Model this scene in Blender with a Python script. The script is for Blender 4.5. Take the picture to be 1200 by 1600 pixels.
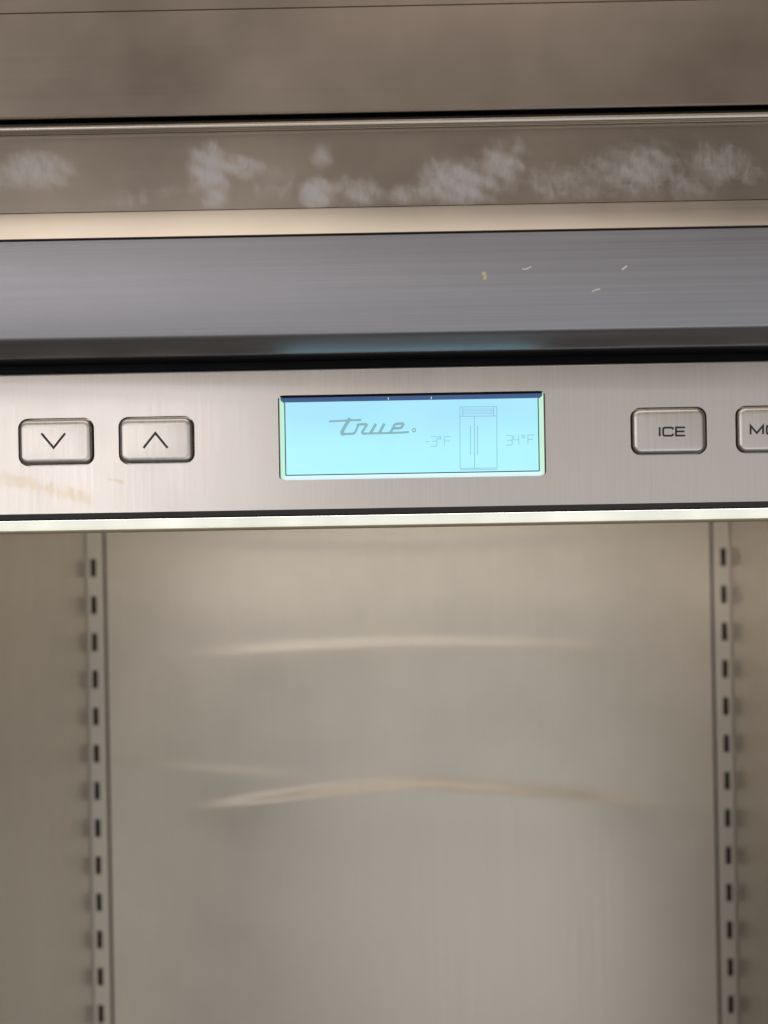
import bpy, bmesh, math, random
import numpy as np
from mathutils import Vector, Matrix

for o in list(bpy.data.objects):
    bpy.data.objects.remove(o)
sc = bpy.context.scene
col = sc.collection
MM = 0.001
EYE = 1.62                      # height of the bottom edge of the control panel above the floor
R = math.radians

# ------------------------------------------------------------------ camera
cam_d = bpy.data.cameras.new('camera')
cam = bpy.data.objects.new('camera', cam_d)
col.objects.link(cam)
sc.camera = cam
cam_d.sensor_fit = 'VERTICAL'
cam_d.sensor_height = 36
cam_d.lens = 53.4
cam_d.clip_start = 0.02
cam_d.clip_end = 50
YAW, ROLL = R(0.45), R(1.0)
cam.location = (-0.0095, -0.833, EYE)
cam.rotation_euler = (Matrix.Rotation(YAW, 3, 'Z') @ Matrix.Rotation(R(90), 3, 'X') @ Matrix.Rotation(-ROLL, 3, 'Z')).to_euler()
cam_d.dof.use_dof = True
cam_d.dof.focus_distance = 0.833
cam_d.dof.aperture_fstop = 6.0

# ------------------------------------------------------------------ world and lamps (indoor)
w = bpy.data.worlds.new('World')
sc.world = w
w.use_nodes = True
bg = w.node_tree.nodes['Background']
bg.inputs[0].default_value = (0.090, 0.075, 0.062, 1)
bg.inputs[1].default_value = 1.0


def area(name, loc, target, sx, sy, power, color):
    d = bpy.data.lights.new(name, 'AREA')
    d.shape = 'RECTANGLE'
    d.size, d.size_y = sx, sy
    d.energy = power
    d.color = color
    o = bpy.data.objects.new(name, d)
    col.objects.link(o)
    o.location = loc
    o.rotation_euler = (Vector(target) - Vector(loc)).to_track_quat('-Z', 'Y').to_euler()
    return o


area('panel_softbox', (-1.45, -2.3, EYE + 0.08), (-1.45, 0, EYE + 0.08), 2.3, 0.42, 10.5, (1.0, 0.955, 0.93))  # softbox for the window at left, band shaped for the panel's reflections
area('panel_softbox', (0.65, -2.3, EYE + 0.08), (0.65, 0, EYE + 0.08), 1.7, 0.42, 2.2, (1.0, 0.955, 0.93))  # added softbox, brightens the middle and right of the control panel
area('overhead_softbox', (-0.45, -0.75, EYE + 1.35), (0, 0, EYE + 0.1), 2.6, 1.2, 13, (1.0, 0.885, 0.75))  # added overhead softbox that the sloped ledge reflects as a bright band
area('low_softbox', (0.85, -2.3, EYE - 1.2), (0.1, 0.4, EYE - 0.3), 2.6, 1.2, 10.0, (0.93, 0.98, 1.0))  # added low softbox, brightens the lower right of the back liner

vs = sc.view_settings
sc.display_settings.display_device = 'sRGB'
vs.view_transform = 'Standard'
vs.look = 'None'
vs.exposure = 0.0
vs.gamma = 1.0


# ------------------------------------------------------------------ node helpers
class NT:
    def __init__(self, name):
        self.m = bpy.data.materials.new(name)
        self.m.use_nodes = True
        self.t = self.m.node_tree
        self.n = self.t.nodes
        self.p = self.n['Principled BSDF']
        self._obj = None

    def node(self, typ, **kw):
        n = self.n.new(typ)
        for k, v in kw.items():
            setattr(n, k, v)
        return n

    def link(self, a, b):
        self.t.links.new(a, b)

    def obj(self):
        if self._obj is None:
            self._obj = self.node('ShaderNodeTexCoord').outputs['Object']
        return self._obj

    def noise(self, scale, vec=(1, 1, 1), detail=3, rough=0.5, dist=0.0):
        mp = self.node('ShaderNodeMapping')
        mp.inputs['Scale'].default_value = vec
        self.link(self.obj(), mp.inputs['Vector'])
        n = self.node('ShaderNodeTexNoise')
        n.inputs['Scale'].default_value = scale
        n.inputs['Detail'].default_value = detail
        n.inputs['Roughness'].default_value = rough
        n.inputs['Distortion'].default_value = dist
        self.link(mp.outputs[0], n.inputs['Vector'])
        return n.outputs['Fac']

    def rng(self, src, a, b, c, d, smooth=False):
        n = self.node('ShaderNodeMapRange')
        if smooth:
            n.interpolation_type = 'SMOOTHSTEP'
        for i, v in zip(('From Min', 'From Max', 'To Min', 'To Max'), (a, b, c, d)):
            n.inputs[i].default_value = v
        self.link(src, n.inputs['Value'])
        return n.outputs[0]

    def math(self, op, a, b=None):
        n = self.node('ShaderNodeMath', operation=op)
        for i, v in enumerate((a, b)):
            if v is None:
                continue
            if isinstance(v, (int, float)):
                n.inputs[i].default_value = v
            else:
                self.link(v, n.inputs[i])
        return n.outputs[0]

    def mix(self, fac, a, b):
        n = self.node('ShaderNodeMix', data_type='RGBA')
        self.link(fac, n.inputs['Factor'])
        for key, v in ((6, a), (7, b)):
            if isinstance(v, tuple):
                n.inputs[key].default_value = (*v, 1)
            else:
                self.link(v, n.inputs[key])
        return n.outputs[2]

    def bump(self, h, strength, dist=0.001):
        n = self.node('ShaderNodeBump')
        n.inputs['Strength'].default_value = strength
        n.inputs['Distance'].default_value = dist
        self.link(h, n.inputs['Height'])
        self.link(n.outputs[0], self.p.inputs['Normal'])
        return n


def brushed(name, base, rough, grain='V', aniso=0.5, amount=0.10, bump=0.05, cloud=0.08, rvar=0.04, f1=2600, f2=900, fz=None):
    """brushed sheet metal; grain V runs along z, H along x"""
    t = NT(name)
    v = (1, 0.2, 0.012) if grain == 'V' else (0.004, 0.2, 1)
    g1 = t.noise(f1, v, 1, 0.5)
    g2 = t.noise(f2, v, 2, 0.6)
    cl = t.noise(9, (1, 1, 1), 4, 0.55)
    s = t.math('ADD', t.math('MULTIPLY', g1, 0.5), t.math('MULTIPLY', g2, 0.5))
    k = t.math('ADD', t.rng(s, 0.3, 0.7, 1 - amount, 1 + amount), t.rng(cl, 0.3, 0.7, -cloud, cloud))
    c = t.node('ShaderNodeVectorMath', operation='SCALE')
    c.inputs[0].default_value = base
    t.link(k, c.inputs['Scale'])
    t.link(c.outputs[0], t.p.inputs['Base Color'])
    t.p.inputs['Metallic'].default_value = 1.0
    r = t.math('ADD', t.rng(s, 0.3, 0.7, rough - rvar, rough + rvar), t.rng(cl, 0.3, 0.7, -0.03, 0.03))
    t.link(r, t.p.inputs['Roughness'])
    t.p.inputs['Anisotropic'].default_value = aniso
    tn = t.node('ShaderNodeTangent', direction_type='UV_MAP', uv_map='UVMap')
    t.link(tn.outputs[0], t.p.inputs['Tangent'])
    t.p.inputs['Anisotropic Rotation'].default_value = 0.25 if grain == 'V' else 0.0
    if bump:
        t.bump(s, bump, 0.0003)
    t.rough, t.color = r, c.outputs[0]
    return t


def plain(name, base, rough, metallic=0.0, spec=0.5):
    t = NT(name)
    n = t.noise(40, (1, 1, 1), 4, 0.6)
    t.link(t.mix(n, tuple(x * 0.85 for x in base), tuple(min(1, x * 1.15) for x in base)), t.p.inputs['Base Color'])
    t.link(t.rng(n, 0.3, 0.7, max(0, rough - 0.06), rough + 0.06), t.p.inputs['Roughness'])
    t.p.inputs['Metallic'].default_value = metallic
    t.p.inputs['Specular IOR Level'].default_value = spec
    return t


def emit(name, color, strength, back=None):
    t = NT(name)
    t.p.inputs['Base Color'].default_value = (*[c * 0.3 for c in color], 1)
    t.p.inputs['Roughness'].default_value = 0.35
    t.p.inputs['Emission Color'].default_value = (*color, 1)
    t.p.inputs['Emission Strength'].default_value = strength
    return t


STEEL = (0.60, 0.565, 0.53)
M = {}
M['top'] = brushed('upper_steel', (0.56, 0.485, 0.43), 0.31, 'H', 0.3, 0.008, 0, 0.10, 0.01).m
M['rod'] = brushed('hem_steel', (0.70, 0.63, 0.55), 0.36, 'H', 0.2, 0.02, 0, 0.05).m
M['ledge'] = brushed('ledge_steel', (0.68, 0.63, 0.58), 0.36, 'H', 0.3, 0.02, 0, 0.14).m
M['rail'] = brushed('anodised_rail', (0.385, 0.385, 0.42), 0.42, 'H', 0.1, 0.12, 0.03, 0.04, 0.05, 1300, 300).m
M['dark'] = plain('black_rubber', (0.008, 0.009, 0.011), 0.6, 0, 0.2).m
M['brown'] = plain('brown_insulation', (0.04, 0.032, 0.022), 0.7, 0, 0.2).m
M['gasket'] = plain('grey_rubber', (0.07, 0.07, 0.07), 0.75, 0, 0.12).m
M['olive'] = plain('olive_glow_fade', (0.30, 0.27, 0.18), 0.5, 0, 0.3).m  # olive tone stands in for the lens glow fading out
M['cabinet'] = plain('cabinet_steel', (0.5, 0.48, 0.46), 0.4, 1.0).m
M['liner'] = brushed('liner_steel', (0.63, 0.575, 0.505), 0.38, 'V', 0.0, 0.022, 0, 0.09, 0.02, 700, 190).m
M['pilaster'] = brushed('pilaster_steel', (0.60, 0.56, 0.50), 0.38, 'V', 0.0, 0.02, 0, 0.05).m
M['button'] = brushed('button_steel', (0.73, 0.70, 0.675), 0.33, 'V', 0.3, 0.09, 0.02, 0.04, 0.04, 2200, 600).m
M['ink'] = plain('dark_ink', (0.035, 0.042, 0.045), 0.5).m
t = emit('light_lens', (0.97, 0.965, 0.85), 0.85)
t.link(t.rng(t.noise(18, (1, 0, 0), 3, 0.6), 0.3, 0.7, 0.68, 0.98), t.p.inputs['Emission Strength'])
M['lens'] = t.m
M['led'] = emit('led_diffuser', (1.0, 0.94, 0.82), 8.5).m
M['bezel'] = emit('edge_lit_clear_plastic', (0.60, 0.93, 0.72), 0.80).m
M['navy'] = plain('bezel_shade_blue', (0.17, 0.28, 0.62), 0.15).m  # shade and blue reflection along the bezel top, put into the colour
M['bezel_low'] = emit('edge_lit_pale_plastic', (0.70, 0.93, 1.0), 0.85).m
M['lip'] = plain('clear_lip', (0.45, 0.52, 0.46), 0.3).m
M['lcd_line'] = plain('lcd_border', (0.02, 0.05, 0.06), 0.4).m


def lcd_ink(name, color, s):
    return emit(name, color, s).m


M['logo'] = lcd_ink('lcd_logo_print', (0.23, 0.44, 0.48), 0.9)
M['digit'] = lcd_ink('lcd_faint_segments', (0.25, 0.56, 0.64), 1.0)
M['icon'] = lcd_ink('lcd_icon_lines', (0.24, 0.47, 0.62), 0.85)

# lcd backlight: cyan, a little bluer along the top edge where the light guide starts
t = NT('lcd_backlight')
sep = t.node('ShaderNodeSeparateXYZ')
t.link(t.obj(), sep.inputs[0])
f = t.math('ADD', t.rng(sep.outputs['Z'], 0.030, 0.058, 0, 1, True), t.rng(t.noise(25, (1, 1, 1), 2), 0.3, 0.7, -0.25, 0.25))
t.link(t.mix(f, (0.415, 0.87, 0.96), (0.37, 0.75, 0.95)), t.p.inputs['Emission Color'])
t.p.inputs['Emission Strength'].default_value = 1.0
t.p.inputs['Base Color'].default_value = (0.05, 0.1, 0.1, 1)
t.p.inputs['Roughness'].default_value = 0.3
M['lcd'] = t.m

# control panel: vertical brush, faint vertical wipe marks, dried tan smear lower left
t = brushed('control_panel_steel', (0.74, 0.705, 0.68), 0.33, 'V', 0.3, 0.045, 0.012, 0.05, 0.03, 2200, 700)
sep = t.node('ShaderNodeSeparateXYZ')
t.link(t.obj(), sep.inputs[0])
X, Z = sep.outputs['X'], sep.outputs['Z']


def smear(x0, z0, x1, z1, half, wob):
    L = math.hypot(x1 - x0, z1 - z0)
    ux, uz = (x1 - x0) / L, (z1 - z0) / L
    dx, dz = t.math('SUBTRACT', X, x0), t.math('SUBTRACT', Z, z0)
    along = t.math('ADD', t.math('MULTIPLY', dx, ux), t.math('MULTIPLY', dz, uz))
    across = t.math('ABSOLUTE', t.math('ADD', t.math('MULTIPLY', dx, -uz), t.math('MULTIPLY', dz, ux)))
    n = t.noise(wob, (1, 1, 1), 5, 0.65)
    across = t.math('ADD', across, t.rng(n, 0.3, 0.7, -half * 0.45, half * 0.45))
    a = t.rng(across, half * 0.15, half, 1, 0, True)
    b = t.math('MULTIPLY', t.rng(along, 0, L * 0.1, 0, 1, True), t.rng(along, L * 0.85, L, 1, 0, True))
    c = t.rng(t.noise(420, (1, 1, 0.4), 5, 0.7), 0.35, 0.65, 0.3, 1, True)
    return t.math('MULTIPLY', t.math('MULTIPLY', a, b), c)


mk = t.math('MAXIMUM', smear(-0.240, 0.026, -0.172, 0.0085, 0.0052, 120), smear(-0.168, 0.021, -0.158, 0.0185, 0.0016, 400))
mk = t.math('MAXIMUM', mk, t.math('MULTIPLY', smear(-0.060, 0.070, -0.015, 0.069, 0.0035, 200), 0.3))
mk = t.math('MAXIMUM', mk, t.math('MULTIPLY', smear(0.035, 0.012, 0.085, 0.0135, 0.004, 150), 0.2))
mk = t.math('MULTIPLY', mk, 0.6)
t.link(t.mix(mk, t.color, (0.90, 0.76, 0.56)), t.p.inputs['Base Color'])
t.link(t.math('ADD', t.rough, t.math('MULTIPLY', mk, 0.08)), t.p.inputs['Roughness'])
M['panel'] = t.m

# fascia with wiped cleaner smudges (mask stored per vertex, broken up by fine noise)
t = brushed('smudged_fascia_steel', (0.55, 0.475, 0.415), 0.31, 'H', 0.3, 0.008, 0, 0.08, 0.01)
at = t.node('ShaderNodeAttribute', attribute_name='smudge')
fine = t.noise(900, (1, 1, 0.22), 3, 0.6)
mid = t.noise(150, (1, 1, 0.6), 9, 0.72, 0.6)
mk = t.rng(t.math('ADD', t.math('MULTIPLY', at.outputs['Fac'], 0.66), mid), 0.52, 1.34, 0, 1, True)
mk = t.math('MULTIPLY', mk, t.rng(fine, 0.3, 0.7, 0.55, 0.85))
t.link(t.mix(mk, t.color, (0.62, 0.65, 0.72)), t.p.inputs['Base Color'])
t.link(t.rng(mk, 0, 1, 1, 0.45), t.p.inputs['Metallic'])
t.link(t.math('ADD', t.rough, t.math('MULTIPLY', mk, 0.25)), t.p.inputs['Roughness'])
M['fascia'] = t.m
M['fleck_tan'] = plain('tan_crumb', (0.85, 0.70, 0.45), 0.7).m
M['fleck_pale'] = plain('pale_scuff', (0.9, 0.88, 0.85), 0.5).m


# ------------------------------------------------------------------ mesh helpers (millimetres; z measured from the eye line)
def uv_xz(me):
    uv = me.uv_layers.get('UVMap') or me.uv_layers.new(name='UVMap')
    for p in me.polygons:
        n = p.normal
        for li in p.loop_indices:
            c = me.vertices[me.loops[li].vertex_index].co
            if abs(n.x) > 0.8:
                uv.data[li].uv = (c.y * 4, c.z * 4)
            elif abs(n.z) > 0.8:
                uv.data[li].uv = (c.x * 4, c.y * 4)
            else:
                uv.data[li].uv = (c.x * 4, c.z * 4)


def finish(name, me, mat, parent, smooth=None, z=0.0):
    if smooth is not None:
        me.polygons.foreach_set('use_smooth', [True] * len(me.polygons))
        me.set_sharp_from_angle(angle=R(smooth))
    uv_xz(me)
    for m in (mat if isinstance(mat, list) else [mat]):
        me.materials.append(m)
    me.name = name
    o = bpy.data.objects.new(name, me)
    col.objects.link(o)
    o.parent = parent
    o.location.z = z
    return o


def mesh_from(verts, faces):
    me = bpy.data.meshes.new('part')
    me.from_pydata([tuple(c * MM for c in v) for v in verts], [], faces)
    me.validate()
    bm = bmesh.new()
    bm.from_mesh(me)
    bmesh.ops.recalc_face_normals(bm, faces=bm.faces)
    bm.to_mesh(me)
    bm.free()
    return me


def box_bm(bm, x0, x1, y0, y1, z0, z1, bev=0.0):
    r = bmesh.ops.create_cube(bm, size=1)
    for v in r['verts']:
        v.co = Vector(((x0 + x1) / 2 + v.co.x * (x1 - x0), (y0 + y1) / 2 + v.co.y * (y1 - y0), (z0 + z1) / 2 + v.co.z * (z1 - z0))) * MM
    if bev:
        es = {e for v in r['verts'] for e in v.link_edges}
        bmesh.ops.bevel(bm, geom=list(es), offset=bev * MM, segments=2, profile=0.5, affect='EDGES')


def box(x0, x1, y0, y1, z0, z1, bev=0.0):
    bm = bmesh.new()
    box_bm(bm, x0, x1, y0, y1, z0, z1, bev)
    me = bpy.data.meshes.new('part')
    bm.to_mesh(me)
    bm.free()
    return me


def extrude_profile(pts, x0, x1, nx=1):
    """closed (y, z) outline swept along x"""
    n = len(pts)
    V, F = [], []
    for i in range(nx + 1):
        x = x0 + (x1 - x0) * i / nx
        V += [(x, y, z) for y, z in pts]
    for i in range(nx):
        for k in range(n):
            a, b = i * n + k, i * n + (k + 1) % n
            F.append((a, b, b + n, a + n))
    F.append(tuple(range(n)))
    F.append(tuple(range(nx * n, nx * n + n)))
    return mesh_from(V, F)


def arc(cy, cz, r, a0, a1, n):
    return [(cy + r * math.cos(R(a0 + (a1 - a0) * i / n)), cz + r * math.sin(R(a0 + (a1 - a0) * i / n))) for i in range(n + 1)]


def rrect(cx, cz, w_, h_, r, n=7):
    p = []
    for sx, sz, a in ((1, 1, 0), (-1, 1, 90), (-1, -1, 180), (1, -1, 270)):
        for i in range(n + 1):
            q = R(a + 90 * i / n)
            p.append((cx + sx * (w_ / 2 - r) + r * math.cos(q), cz + sz * (h_ / 2 - r) + r * math.sin(q)))
    return p


def rings(loops, cap_first=True, cap_last=False, closed=False):
    n = len(loops[0])
    V = [v for l in loops for v in l]
    F = []
    for i in range(len(loops) - 1):
        for k in range(n):
            F.append((i * n + k, i * n + (k + 1) % n, (i + 1) * n + (k + 1) % n, (i + 1) * n + k))
    if cap_first:
        F.append(tuple(range(n)))
    if cap_last:
        F.append(tuple(range((len(loops) - 1) * n, len(loops) * n)))
    if closed:
        m = (len(loops) - 1) * n
        for k in range(n):
            F.append((m + k, m + (k + 1) % n, (k + 1) % n, k))
    return mesh_from(V, F)


def strokes(lines, width, y, th=0.06):
    """mitred flat ribbons in the x-z plane with a hair of thickness: print"""
    V, F = [], []
    for ln in lines:
        wd = width
        if isinstance(ln, tuple) and isinstance(ln[0], (int, float)):
            wd, ln = ln
        P = [Vector(p) for p in ln]
        closed = (P[0] - P[-1]).length < 1e-6
        if closed:
            P = P[:-1]
        n = len(P)
        base = len(V)
        for i in range(n):
            a = P[i - 1] if (i > 0 or closed) else None
            b = P[(i + 1) % n] if (i < n - 1 or closed) else None
            d1 = (P[i] - a).normalized() if a is not None else None
            d2 = (b - P[i]).normalized() if b is not None else None
            d1 = d1 or d2
            d2 = d2 or d1
            n1, n2 = Vector((-d1.y, d1.x)), Vector((-d2.y, d2.x))
            m = n1 + n2
            m = m.normalized() if m.length > 1e-4 else n1
            s = wd / 2 / max(0.35, m.dot(n1))
            l, r_ = P[i] + m * s, P[i] - m * s
            V += [(l.x, y, l.y), (r_.x, y, r_.y), (l.x, y + th, l.y), (r_.x, y + th, r_.y)]
        segs = n if closed else n - 1
        for i in range(segs):
            a, b = base + 4 * i, base + 4 * ((i + 1) % n)
            F += [(a, a + 1, b + 1, b), (a, b, b + 2, a + 2), (a + 1, a + 3, b + 3, b + 1)]
    return mesh_from(V, F)


# measurements of print on the panel: picture pixels -> millimetres on the panel face, levelled by the roll
PX = 2372 / 833.0


def pm(px, py):
    dx, dy = (px - 645) / PX, (681.5 - py) / PX
    c, s = math.cos(R(0.95)), math.sin(R(0.95))
    return (dx * c + dy * s, 41.6 - dx * s + dy * c)


# ------------------------------------------------------------------ the refrigerator
fridge = bpy.data.objects.new('refrigerator', None)
col.objects.link(fridge)
fridge['label'] = 'open stainless steel refrigerator with lit blue display and arrow buttons above its empty interior'
fridge['category'] = 'refrigerator'
Zo = EYE
W = 330                                     # half width of the cabinet


def part(name, me, mat, smooth=None, parent=None):
    if parent is None:
        return finish(name, me, mat, fridge, smooth, Zo)
    return finish(name, me, mat, parent, smooth, 0.0)


# cabinet shell
part('cabinet_side', box(-W - 14, -W - 1, -6, 560, -1500, 420, 1), M['cabinet'])
part('cabinet_side', box(W + 1, W + 14, -6, 560, -1500, 420, 1), M['cabinet'])
part('cabinet_back', box(-W, W, 545, 558, -1500, 420), M['cabinet'])
part('cabinet_top', box(-W, W, -2, 543, 405, 418, 1), M['cabinet'])
part('kick_plate', box(-W, W, 10, 30, -1500, -1250, 1), M['cabinet'])

# upper panels
prof = [(-24, 214.3), (-22.8, 213.5), (-21, 213.5), (-21, 269.2), (-24.05, 269.2), (-24.2, 268.95)]
part('upper_panel', extrude_profile(prof, -W, W, 1), M['top'], 30)
prof = [(-24.6, 269.6), (-24.3, 269.25), (-20, 269.25), (-20, 403), (-26, 403)]
part('vent_cover', extrude_profile(prof, -W, W, 1), M['top'], 30)
part('gap_backing', box(-W, W, -6, -2, 205, 268), M['dark'])

# rolled hem
pts = [(-15.2 + 2.85 * math.cos(R(a)), 209.7 + 2.85 * math.sin(R(a))) for a in range(0, 360, 18)]
part('rolled_hem', extrude_profile(pts, -W, W, 1), M['rod'], 40)

# fascia sheet with smudges
blobs = [(60, 268, 48, 24, 0.75), (20, 275, 28, 20, 0.6), (335, 265, 26, 34, 1.0), (345, 300, 20, 22, .8), (385, 262, 34, 16, 0.75), (440, 290, 28, 24, 0.35),
         (205, 312, 34, 12, 0.35), (502, 304, 22, 20, 1.15), (512, 245, 14, 16, 0.75), (575, 303, 28, 20, 0.75), (655, 305, 50, 12, 0.7),
         (725, 288, 52, 30, 0.95), (790, 262, 30, 32, 0.8), (700, 262, 26, 18, 0.6), (815, 235, 12, 24, .45), (880, 285, 44, 22, 0.55), (965, 270, 40, 30, 0.6),
         (1015, 265, 46, 34, 0.75), (1070, 290, 40, 24, 0.5), (1130, 262, 44, 26, 0.65), (1175, 275, 24, 14, 0.5), (265, 300, 26, 10, 0.3),
         (340, 318, 14, 8, 0.8), (540, 290, 20, 12, .5), (930, 300, 34, 12, .5)]
nx, nz = 420, 34
z0f, z1f = 165.2, 208.2
xs = np.linspace(-W, W, nx + 1)
zs = np.linspace(z0f, z1f, nz + 1)
XX, ZZ = np.meshgrid(xs, zs)
PXf = 2372 / 821.0
px = 645 + XX * PXf
pyl = 800 - ZZ * PXf                          # levelled rows
sm = np.zeros_like(XX)
rng = np.random.default_rng(4)
wob = sum(np.sin(XX * a + ZZ * b + c) for a, b, c in rng.uniform([.1, .15, 0], [.6, .8, 6], (6, 3))) / 6
for bx, by, rx, ry, a in blobs:
    lev = by + (bx - 645) * math.tan(R(1.1))
    d = ((px - bx) / rx) ** 2 + ((pyl - lev) / ry) ** 2 + wob * 0.7
    sm = np.maximum(sm, a * np.clip((3.0 - d) / 3.0, 0, 1) ** 1.4)
V = np.stack([XX, np.full_like(XX, -12.0), ZZ], -1).reshape(-1, 3)
idx = np.arange((nx + 1) * (nz + 1)).reshape(nz + 1, nx + 1)
F = [(int(idx[j, i]), int(idx[j, i + 1]), int(idx[j + 1, i + 1]), int(idx[j + 1, i])) for j in range(nz) for i in range(nx)]
me = bpy.data.meshes.new('fascia')
nv = len(V)
Vb = [(-W, -6, z0f), (W, -6, z0f), (W, -6, z1f), (-W, -6, z1f)]
c0, c1, c2, c3 = int(idx[0, 0]), int(idx[0, -1]), int(idx[-1, -1]), int(idx[-1, 0])
F += [(nv, nv + 3, nv + 2, nv + 1), (c3, c2, nv + 2, nv + 3)]
me.from_pydata([tuple(float(c) * MM for c in v) for v in V] + [tuple(c * MM for c in v) for v in Vb], [], F)
a = me.attributes.new('smudge', 'FLOAT', 'POINT')
a.data.foreach_set('value', np.concatenate([sm.reshape(-1), np.zeros(4)]).astype(np.float32))
part('fascia_sheet', me, M['fascia'])

# sloped ledge under the fascia
prof = [(-20.6, 149.6), (-20.2, 149.2), (-8, 149.2), (-6.4, 164.9), (-12.0, 164.9), (-12.6, 164.2)]
part('sloped_ledge', extrude_profile(prof, -W, W, 1), M['ledge'], 20)

# anodised rail, rounded under edge
prof = [(-19.4, 148.8), (-20, 148.2), (-20, 96.8), (-19.6, 95.7), (-18.8, 94.7), (-11, 87.6), (-9.6, 86.8), (-8, 86.6)] + [(34, 86.6), (34, 148.8)]
rail = part('rail', extrude_profile(prof, -W, W, 1), M['rail'], 25)
part('gap_backing', box(-W, W, 28, 33, 60, 86.4), M['dark'])
part('gasket', box(-W, W, 8, 27, 74, 80.5, 1.5), M['dark'])

# scuffs and a crumb on the rail
random.seed(3)


def fleck(px_, py_, pts, wd, mat):
    s = 813 / 2372.0
    lev = py_ + (px_ - 645) * math.tan(R(1.0))
    cx, cz = (px_ - 645) * s, (800 - lev) * s
    return part('scuff', strokes([[(cx + a * s, cz + b * s) for a, b in pts]], wd, -20.12, 0.12), mat, parent=rail)


fleck(762, 432, [(-4, 3), (0, 4), (1, -1), (0, -6)], 1.6, M['fleck_tan'])
fleck(828, 421, [(-7, 0), (-3, -1), (1, 0), (7, 3)], 0.75, M['fleck_pale'])
fleck(980, 420, [(-4, -3), (0, 0), (4, 3)], 0.95, M['fleck_pale'])
fleck(936, 454, [(-7, -3), (-1, 0), (6, 1)], 0.75, M['fleck_pale'])

# ---- control panel with real openings
PZ = 41.6
BUT = [(-195.4, 'down'), (-140.2, 'up'), (140.6, 'ice'), (198.0, 'mode')]
prof = [(0, 3.2), (0, 1.6), (12, 1.6), (12, 79.4)] + arc(1.4, 78.0, 1.4, 98, 180, 5) + [(0, 60)]
panel_me = extrude_profile(prof, -W, W, 1)
tmp = bpy.data.objects.new('tmp', panel_me)
col.objects.link(tmp)
cutters = []


def cutter(cx, w_, h_, r, y1):
    loop = rrect(cx, PZ, w_, h_, r)
    me = rings([[(x, -5, z) for x, z in loop], [(x, y1, z) for x, z in loop]], True, True)
    o = bpy.data.objects.new('cut', me)
    col.objects.link(o)
    cutters.append(o)
    md = tmp.modifiers.new('b', 'BOOLEAN')
    md.operation, md.solver, md.object = 'DIFFERENCE', 'EXACT', o


for bx, _ in BUT:
    cutter(bx, 41.8, 26.2, 5.6, 9)
cutter(0, 146.4, 46.6, 2.6, 9)
md = tmp.modifiers.new('bev', 'BEVEL')
md.width, md.segments, md.limit_method, md.angle_limit = 0.35 * MM, 2, 'ANGLE', R(50)
dg = bpy.context.evaluated_depsgraph_get()
me = bpy.data.meshes.new_from_object(tmp.evaluated_get(dg))
for o in [tmp] + cutters:
    bpy.data.objects.remove(o)
me.materials.clear()
part('control_panel', me, M['panel'], 18)

part('lower_trim', extrude_profile([(-0.05, 2.25), (-0.32, 2.1), (-0.4, 0.6), (-0.1, -0.7), (1.4, -1.6), (12, -1.6), (12, 1.4), (-0.05, 1.4)], -W, W, 1), M['gasket'], 25)
# ---- buttons
for bx, kind in BUT:
    bw, bh, br = 40.0, 24.4, 4.8
    L = []
    for inset, y in ((3.0, -2.15), (1.7, -2.05), (0.9, -1.75), (0.35, -1.2), (0.05, -0.4), (0, 6)):
        L.append([(x, y, z) for x, z in rrect(bx, PZ, bw - 2 * inset, bh - 2 * inset, max(1.2, br - inset))])
    b = part('button', rings(L), M['button'], 30)
    b['label'] = {'down': 'steel button with a down arrow', 'up': 'steel button with an up arrow', 'ice': 'steel button marked ICE',
                  'mode': 'steel button at the right edge marked MO'}[kind]
    if kind == 'down':
        s, nm = [[pm(66.8, 677.5), pm(85.8, 700), pm(104, 677.5)]], 'arrow_symbol'
        wd = 1.25
    elif kind == 'up':
        s, nm = [[pm(226.3, 700.5), pm(244.8, 677.2), pm(264, 700.5)]], 'arrow_symbol'
        wd = 1.25
    elif kind == 'ice':
        nm, wd = 'lettering', 1.05
        q = lambda zx, zy: pm(960 + zx / 5, 610 + zy / 5)
        s = [[q(351, 295), q(351, 366)],
             [q(455, 315), q(452, 303), q(444, 299), q(392, 299), q(381, 304), q(378, 314), q(378, 347), q(381, 358), q(392, 362), q(444, 362), q(453, 357), q(456, 346)],
             [q(548, 298), q(478, 298), q(478, 361), q(549, 361)], [q(478, 329), q(543, 329)]]
    else:
        nm, wd = 'lettering', 1.05
        q = lambda zx, zy: pm(960 + zx / 5, 610 + zy / 5)
        s = [[q(1057, 353), q(1057, 286), q(1105, 342), q(1154, 285), q(1154, 351)],
             [q(1185, 288), q(1245, 287), q(1256, 292), q(1259, 302), q(1259, 334), q(1256, 344), q(1245, 349), q(1197, 350), q(1186, 345), q(1182, 335), q(1182, 300), q(1185, 290), q(1197, 287)],
             [q(1284, 287), q(1284, 349), q(1336, 348), q(1352, 338), q(1352, 298), q(1336, 286), q(1284, 287)],
             [q(1448, 284), q(1378, 285), q(1378, 348), q(1448, 347)], [q(1378, 316), q(1442, 315)]]
    part(nm, strokes(s, wd, -2.24), M['ink'], parent=b)
    # dark well behind each button
    part('button_well', box(bx - 22.5, bx + 22.5, 12.3, 14, PZ - 14.5, PZ + 14.5), M['dark'])

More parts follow.
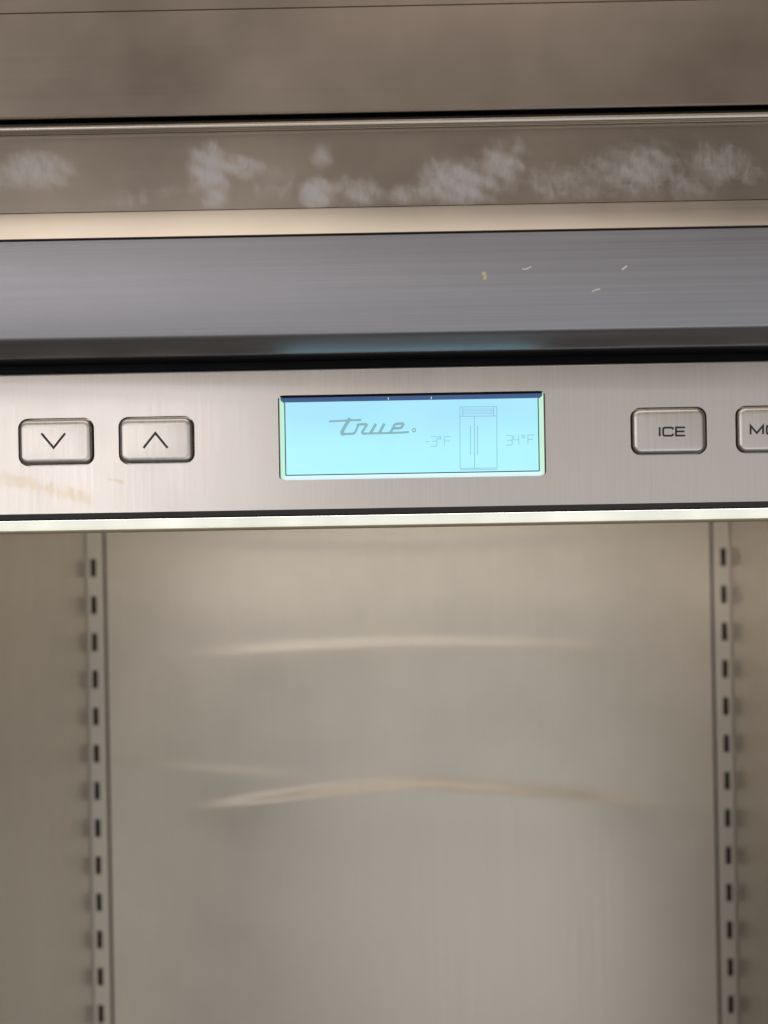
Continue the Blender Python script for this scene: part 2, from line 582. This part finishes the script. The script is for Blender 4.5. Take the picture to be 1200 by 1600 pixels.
# ---- display: bezel ring, screen, print
DW, DH = 145.6, 45.8
L = [[(x, 0.6, z) for x, z in rrect(0, PZ, DW, DH, 2.2)],
     [(x, 0.2, z) for x, z in rrect(0, PZ, DW - 0.9, DH - 0.9, 1.8)],
     [(x, 0.35, z) for x, z in rrect(0, PZ, DW - 2.0, DH - 2.0, 1.3)],
     [(x, 2.6, z) for x, z in rrect(0, PZ - 0.6, DW - 5.6, DH - 5.4, 0.5)],
     [(x, 9, z) for x, z in rrect(0, PZ - 0.6, DW - 5.6, DH - 5.4, 0.5)],
     [(x, 9, z) for x, z in rrect(0, PZ, DW, DH, 2.2)]]
me = rings(L, False, False, True)
for k in ('bezel', 'navy', 'dark', 'bezel_low', 'lip'):
    me.materials.append(M[k])
for p in me.polygons:
    c = p.center / MM
    if c.z > PZ + DH / 2 - 3.4 and abs(c.x) < DW / 2 - 0.9:
        p.material_index = 2 if c.z > PZ + DH / 2 - 0.95 else 1  # black line and blue band paint the shaded top of the bezel
    elif c.z < PZ - DH / 2 + 2.6 and abs(c.x) < DW / 2 - 2.2:
        p.material_index = 3
    elif abs(c.x) > DW / 2 - 0.5:
        p.material_index = 4
display = finish('display', me, [], fridge, None, Zo)
display['label'] = 'cyan backlit display in a clear bezel'
SW, SH = DW - 5.6, DH - 5.4
SZ = PZ - 0.6
part('screen', box(-SW / 2 - 0.2, SW / 2 + 0.2, 2.9, 5, SZ - SH / 2 - 0.2, SZ + SH / 2 + 0.2), M['lcd'], parent=display)
x_, zt, zb = SW / 2 - 0.25, SZ + SH / 2 - 0.2, SZ - SH / 2 + 0.25
part('screen_border', strokes([(0.6, [(-x_, zt), (-x_, zb), (x_, zb), (x_, zt)])], 0.4, 2.80), M['lcd_line'], parent=display)
for tx in (-12.6, 11.0):
    part('light_tick', strokes([[(tx, PZ + DH / 2 - 3.0), (tx, PZ + DH / 2 - 1.6)]], 0.4, 0.9), M['bezel'], parent=display)
q = lambda zx, zy: pm(500 + zx / 6, 630 + zy / 6)
logo = [(1.15, [q(90, 172), q(240, 164), q(395, 158)]), (1.9, [q(288, 140), q(238, 225), q(212, 272), q(214, 288), q(235, 291)]),
        (1.25, [q(225, 291), q(318, 288), q(335, 276), q(372, 200)]), (1.3, [q(352, 207), q(385, 200), q(440, 198), q(446, 206), q(402, 274), q(408, 285), q(430, 287)]),
        (1.15, [q(420, 287), q(500, 285)]), (1.5, [q(532, 195), q(487, 272), q(492, 284)]), (1.15, [q(488, 285), q(570, 283), q(590, 276)]),
        (1.5, [q(612, 193), q(570, 272), q(578, 283)]), (1.1, [q(574, 284), q(680, 281)]),
        (1.4, [q(680, 281), q(672, 272), q(708, 205), q(724, 196), q(785, 192), q(790, 202), q(772, 230), q(758, 236), q(692, 238)]),
        (1.15, [q(676, 281), q(780, 277), q(842, 272)]), (0.6, [q(876, 255), q(884, 240), q(900, 240), q(906, 255), q(898, 270), q(882, 270), q(876, 255)])]
part('logo_lettering', strokes(logo, 1.2, 2.78), M['logo'], parent=display)
q = lambda zx, zy: pm(660 + zx / 6, 620 + zy / 6)
icon = [[q(361, 98), q(708, 95), q(710, 672), q(363, 676), q(361, 98)], [q(361, 186), q(709, 183)], [q(388, 104), q(388, 182)], [q(678, 101), q(678, 180)],
        [q(497, 185), q(499, 672)], [q(460, 272), q(461, 552)], [q(526, 270), q(528, 550)], [q(363, 690), q(710, 686)]]
icon += [(0.22, [q(390, y), q(676, y - 2)]) for y in (118, 133, 148, 163)]
part('refrigerator_icon', strokes(icon, 0.34, 2.78), M['icon'], parent=display)
s3 = lambda x, y: [[q(x, y), q(x + 52, y), q(x + 58, y + 8), q(x + 58, y + 36), q(x + 50, y + 44), q(x + 10, y + 45)],
                   [q(x + 50, y + 44), q(x + 58, y + 54), q(x + 57, y + 82), q(x + 50, y + 90), q(x, y + 91)]]
deg = lambda x, y: [[q(x, y), q(x + 20, y), q(x + 20, y + 24), q(x, y + 24), q(x, y)]]
eff = lambda x, y: [[q(x + 60, y), q(x, y), q(x, y + 88)], [q(x, y + 42), q(x + 48, y + 41)]]
part('temperature_reading', strokes([[q(38, 424), q(72, 423)]] + s3(88, 376) + deg(162, 376) + eff(216, 376), 0.5, 2.78), M['digit'], parent=display)
part('temperature_reading', strokes(s3(796, 366) + [[q(868, 364), q(868, 408), q(916, 407)], [q(914, 363), q(914, 452)]] + deg(946, 364) + eff(1000, 362), 0.5, 2.78), M['digit'], parent=display)

# ---- light lens under the control panel and the ceiling led behind it
prof = [(8.2, -1.7), (6.6, -2.5), (6.2, -5.2), (7.0, -6.3), (9, -6.9), (16, -7.0), (16, -1.7)]
part('light_lens', extrude_profile(prof, -W, W, 1), M['lens'], 40)
part('lens_fade_strip', box(-W, W, 8.5, 20, -8.8, -7.2, 0.5), M['olive'])  # strip added to paint the soft lower fade of the lens light
HW = 281.5
part('ceiling_light', box(-235, 235, 26, 34, -2.5, 5, 1.5), M['led'])

# ---- interior
part('ceiling_liner', box(-HW, HW, 18, 512, 14, 20), M['liner'])
part('floor_liner', box(-HW, HW, 18, 512, -1010, -1000), M['liner'])
for s in (-1, 1):
    x0, x1 = sorted((s * HW, s * (HW + 8)))
    part('side_liner', box(x0, x1, 14, 512, -1000, 14), M['liner'])
    x0, x1 = sorted((s * (HW + 8.2), s * (W - 1)))
    part('door_jamb', box(x0, x1, 17, 24, -1000, -10, 0.6), M['cabinet'])

# back liner: thin sheet with ridges added to form the light streaks and slight oil canning
PW = 15.0                                      # pilaster width
bw_ = HW - PW - 1.4
xs = np.linspace(-bw_, bw_, 121)
zc = np.concatenate([np.linspace(13, -100, 40), np.linspace(-101, -160, 90), np.linspace(-164, -215, 18), np.linspace(-216, -285, 100), np.linspace(-290, -995, 60)])
XX, ZZ = np.meshgrid(xs, zc)
Y = np.full_like(XX, 500.0)


def streak_ridge(zm, sag, power, amp, half, up, down, lo, hi):
    global Y
    z0 = zm - sag * (np.abs(XX) / 190.0) ** power
    d = ZZ - z0
    prof_ = np.where(d > 0, np.exp(-(d / up) ** 2), np.exp(-(d / down) ** 2))
    mask = 1 / (1 + np.exp(-(XX - lo) / 22)) / (1 + np.exp((XX - hi) / 22))
    Y -= amp * prof_ * mask


streak_ridge(-119, 7.0, 1.7, 0.82, 0, 7.0, 30, -160, 150)
streak_ridge(-244, 17.0, 1.25, 3.0, 0, 7.5, 45, -160, 175)
streak_ridge(-240, -14.0, 1.1, 0.66, 0, 7.0, 16, -250, -100)
streak_ridge(-24, -7.0, 1.3, 0.45, 0, 3.5, 8, -190, 190)  # ridge added for the dipping reflection line near the top
r2 = np.random.default_rng(11)
for _ in range(14):
    kx, kz, ph = r2.uniform(-0.022, 0.022), r2.uniform(-0.012, 0.012), r2.uniform(0, 6.3)
    Y += 0.10 * np.sin(kx * XX + kz * ZZ + ph)
idx = np.arange(XX.size).reshape(XX.shape)
F = [(int(idx[j, i]), int(idx[j + 1, i]), int(idx[j + 1, i + 1]), int(idx[j, i + 1])) for j in range(XX.shape[0] - 1) for i in range(XX.shape[1] - 1)]
me = bpy.data.meshes.new('back')
me.from_pydata([tuple(float(c) * MM for c in v) for v in np.stack([XX, Y, ZZ], -1).reshape(-1, 3)], [], F)
part('back_liner', me, M['liner'], 60)
part('back_insulation', box(-HW, HW, 504, 511, -1000, 13.5), M['brown'])

# pilasters: strips with real slots
for s in (-1, 1):
    xi, xo = HW - PW, HW - 0.6               # inner and outer edge
    sa, sb = HW - 8.8, HW - 4.2              # slot edges
    V, F = [], []
    cuts = [10.0]
    k = 0
    while -44.5 - 32.5 * k > -960:
        c = -44.5 - 32.5 * k
        cuts += [c + 7.8, c - 7.8]
        k += 1
    cuts.append(-990.0)
    cols_ = [xi, sa, sb, xo]
    yf = 493.0
    for z in cuts:
        for x in cols_:
            V.append((s * x, yf, z))
    for j in range(len(cuts) - 1):
        for i in range(3):
            if i == 1 and j % 2 == 1:
                continue
            a = j * 4 + i
            F.append((a, a + 1, a + 5, a + 4))
    me = mesh_from(V, F)
    bm = bmesh.new()
    bm.from_mesh(me)
    bm.faces.ensure_lookup_table()
    if bm.faces[0].normal.y > 0:
        bmesh.ops.reverse_faces(bm, faces=bm.faces[:])
    # fold the free edges back: sheet thickness, slot walls and the strip's return flange
    ext = bmesh.ops.extrude_edge_only(bm, edges=[e for e in bm.edges if e.is_boundary])
    for v in [g for g in ext['geom'] if isinstance(g, bmesh.types.BMVert)]:
        v.co.y += (5.5 if abs(abs(v.co.x) - xi * MM) < 1e-5 else 1.6) * MM
    bm.to_mesh(me)
    bm.free()
    part('shelf_pilaster', me, M['pilaster'])
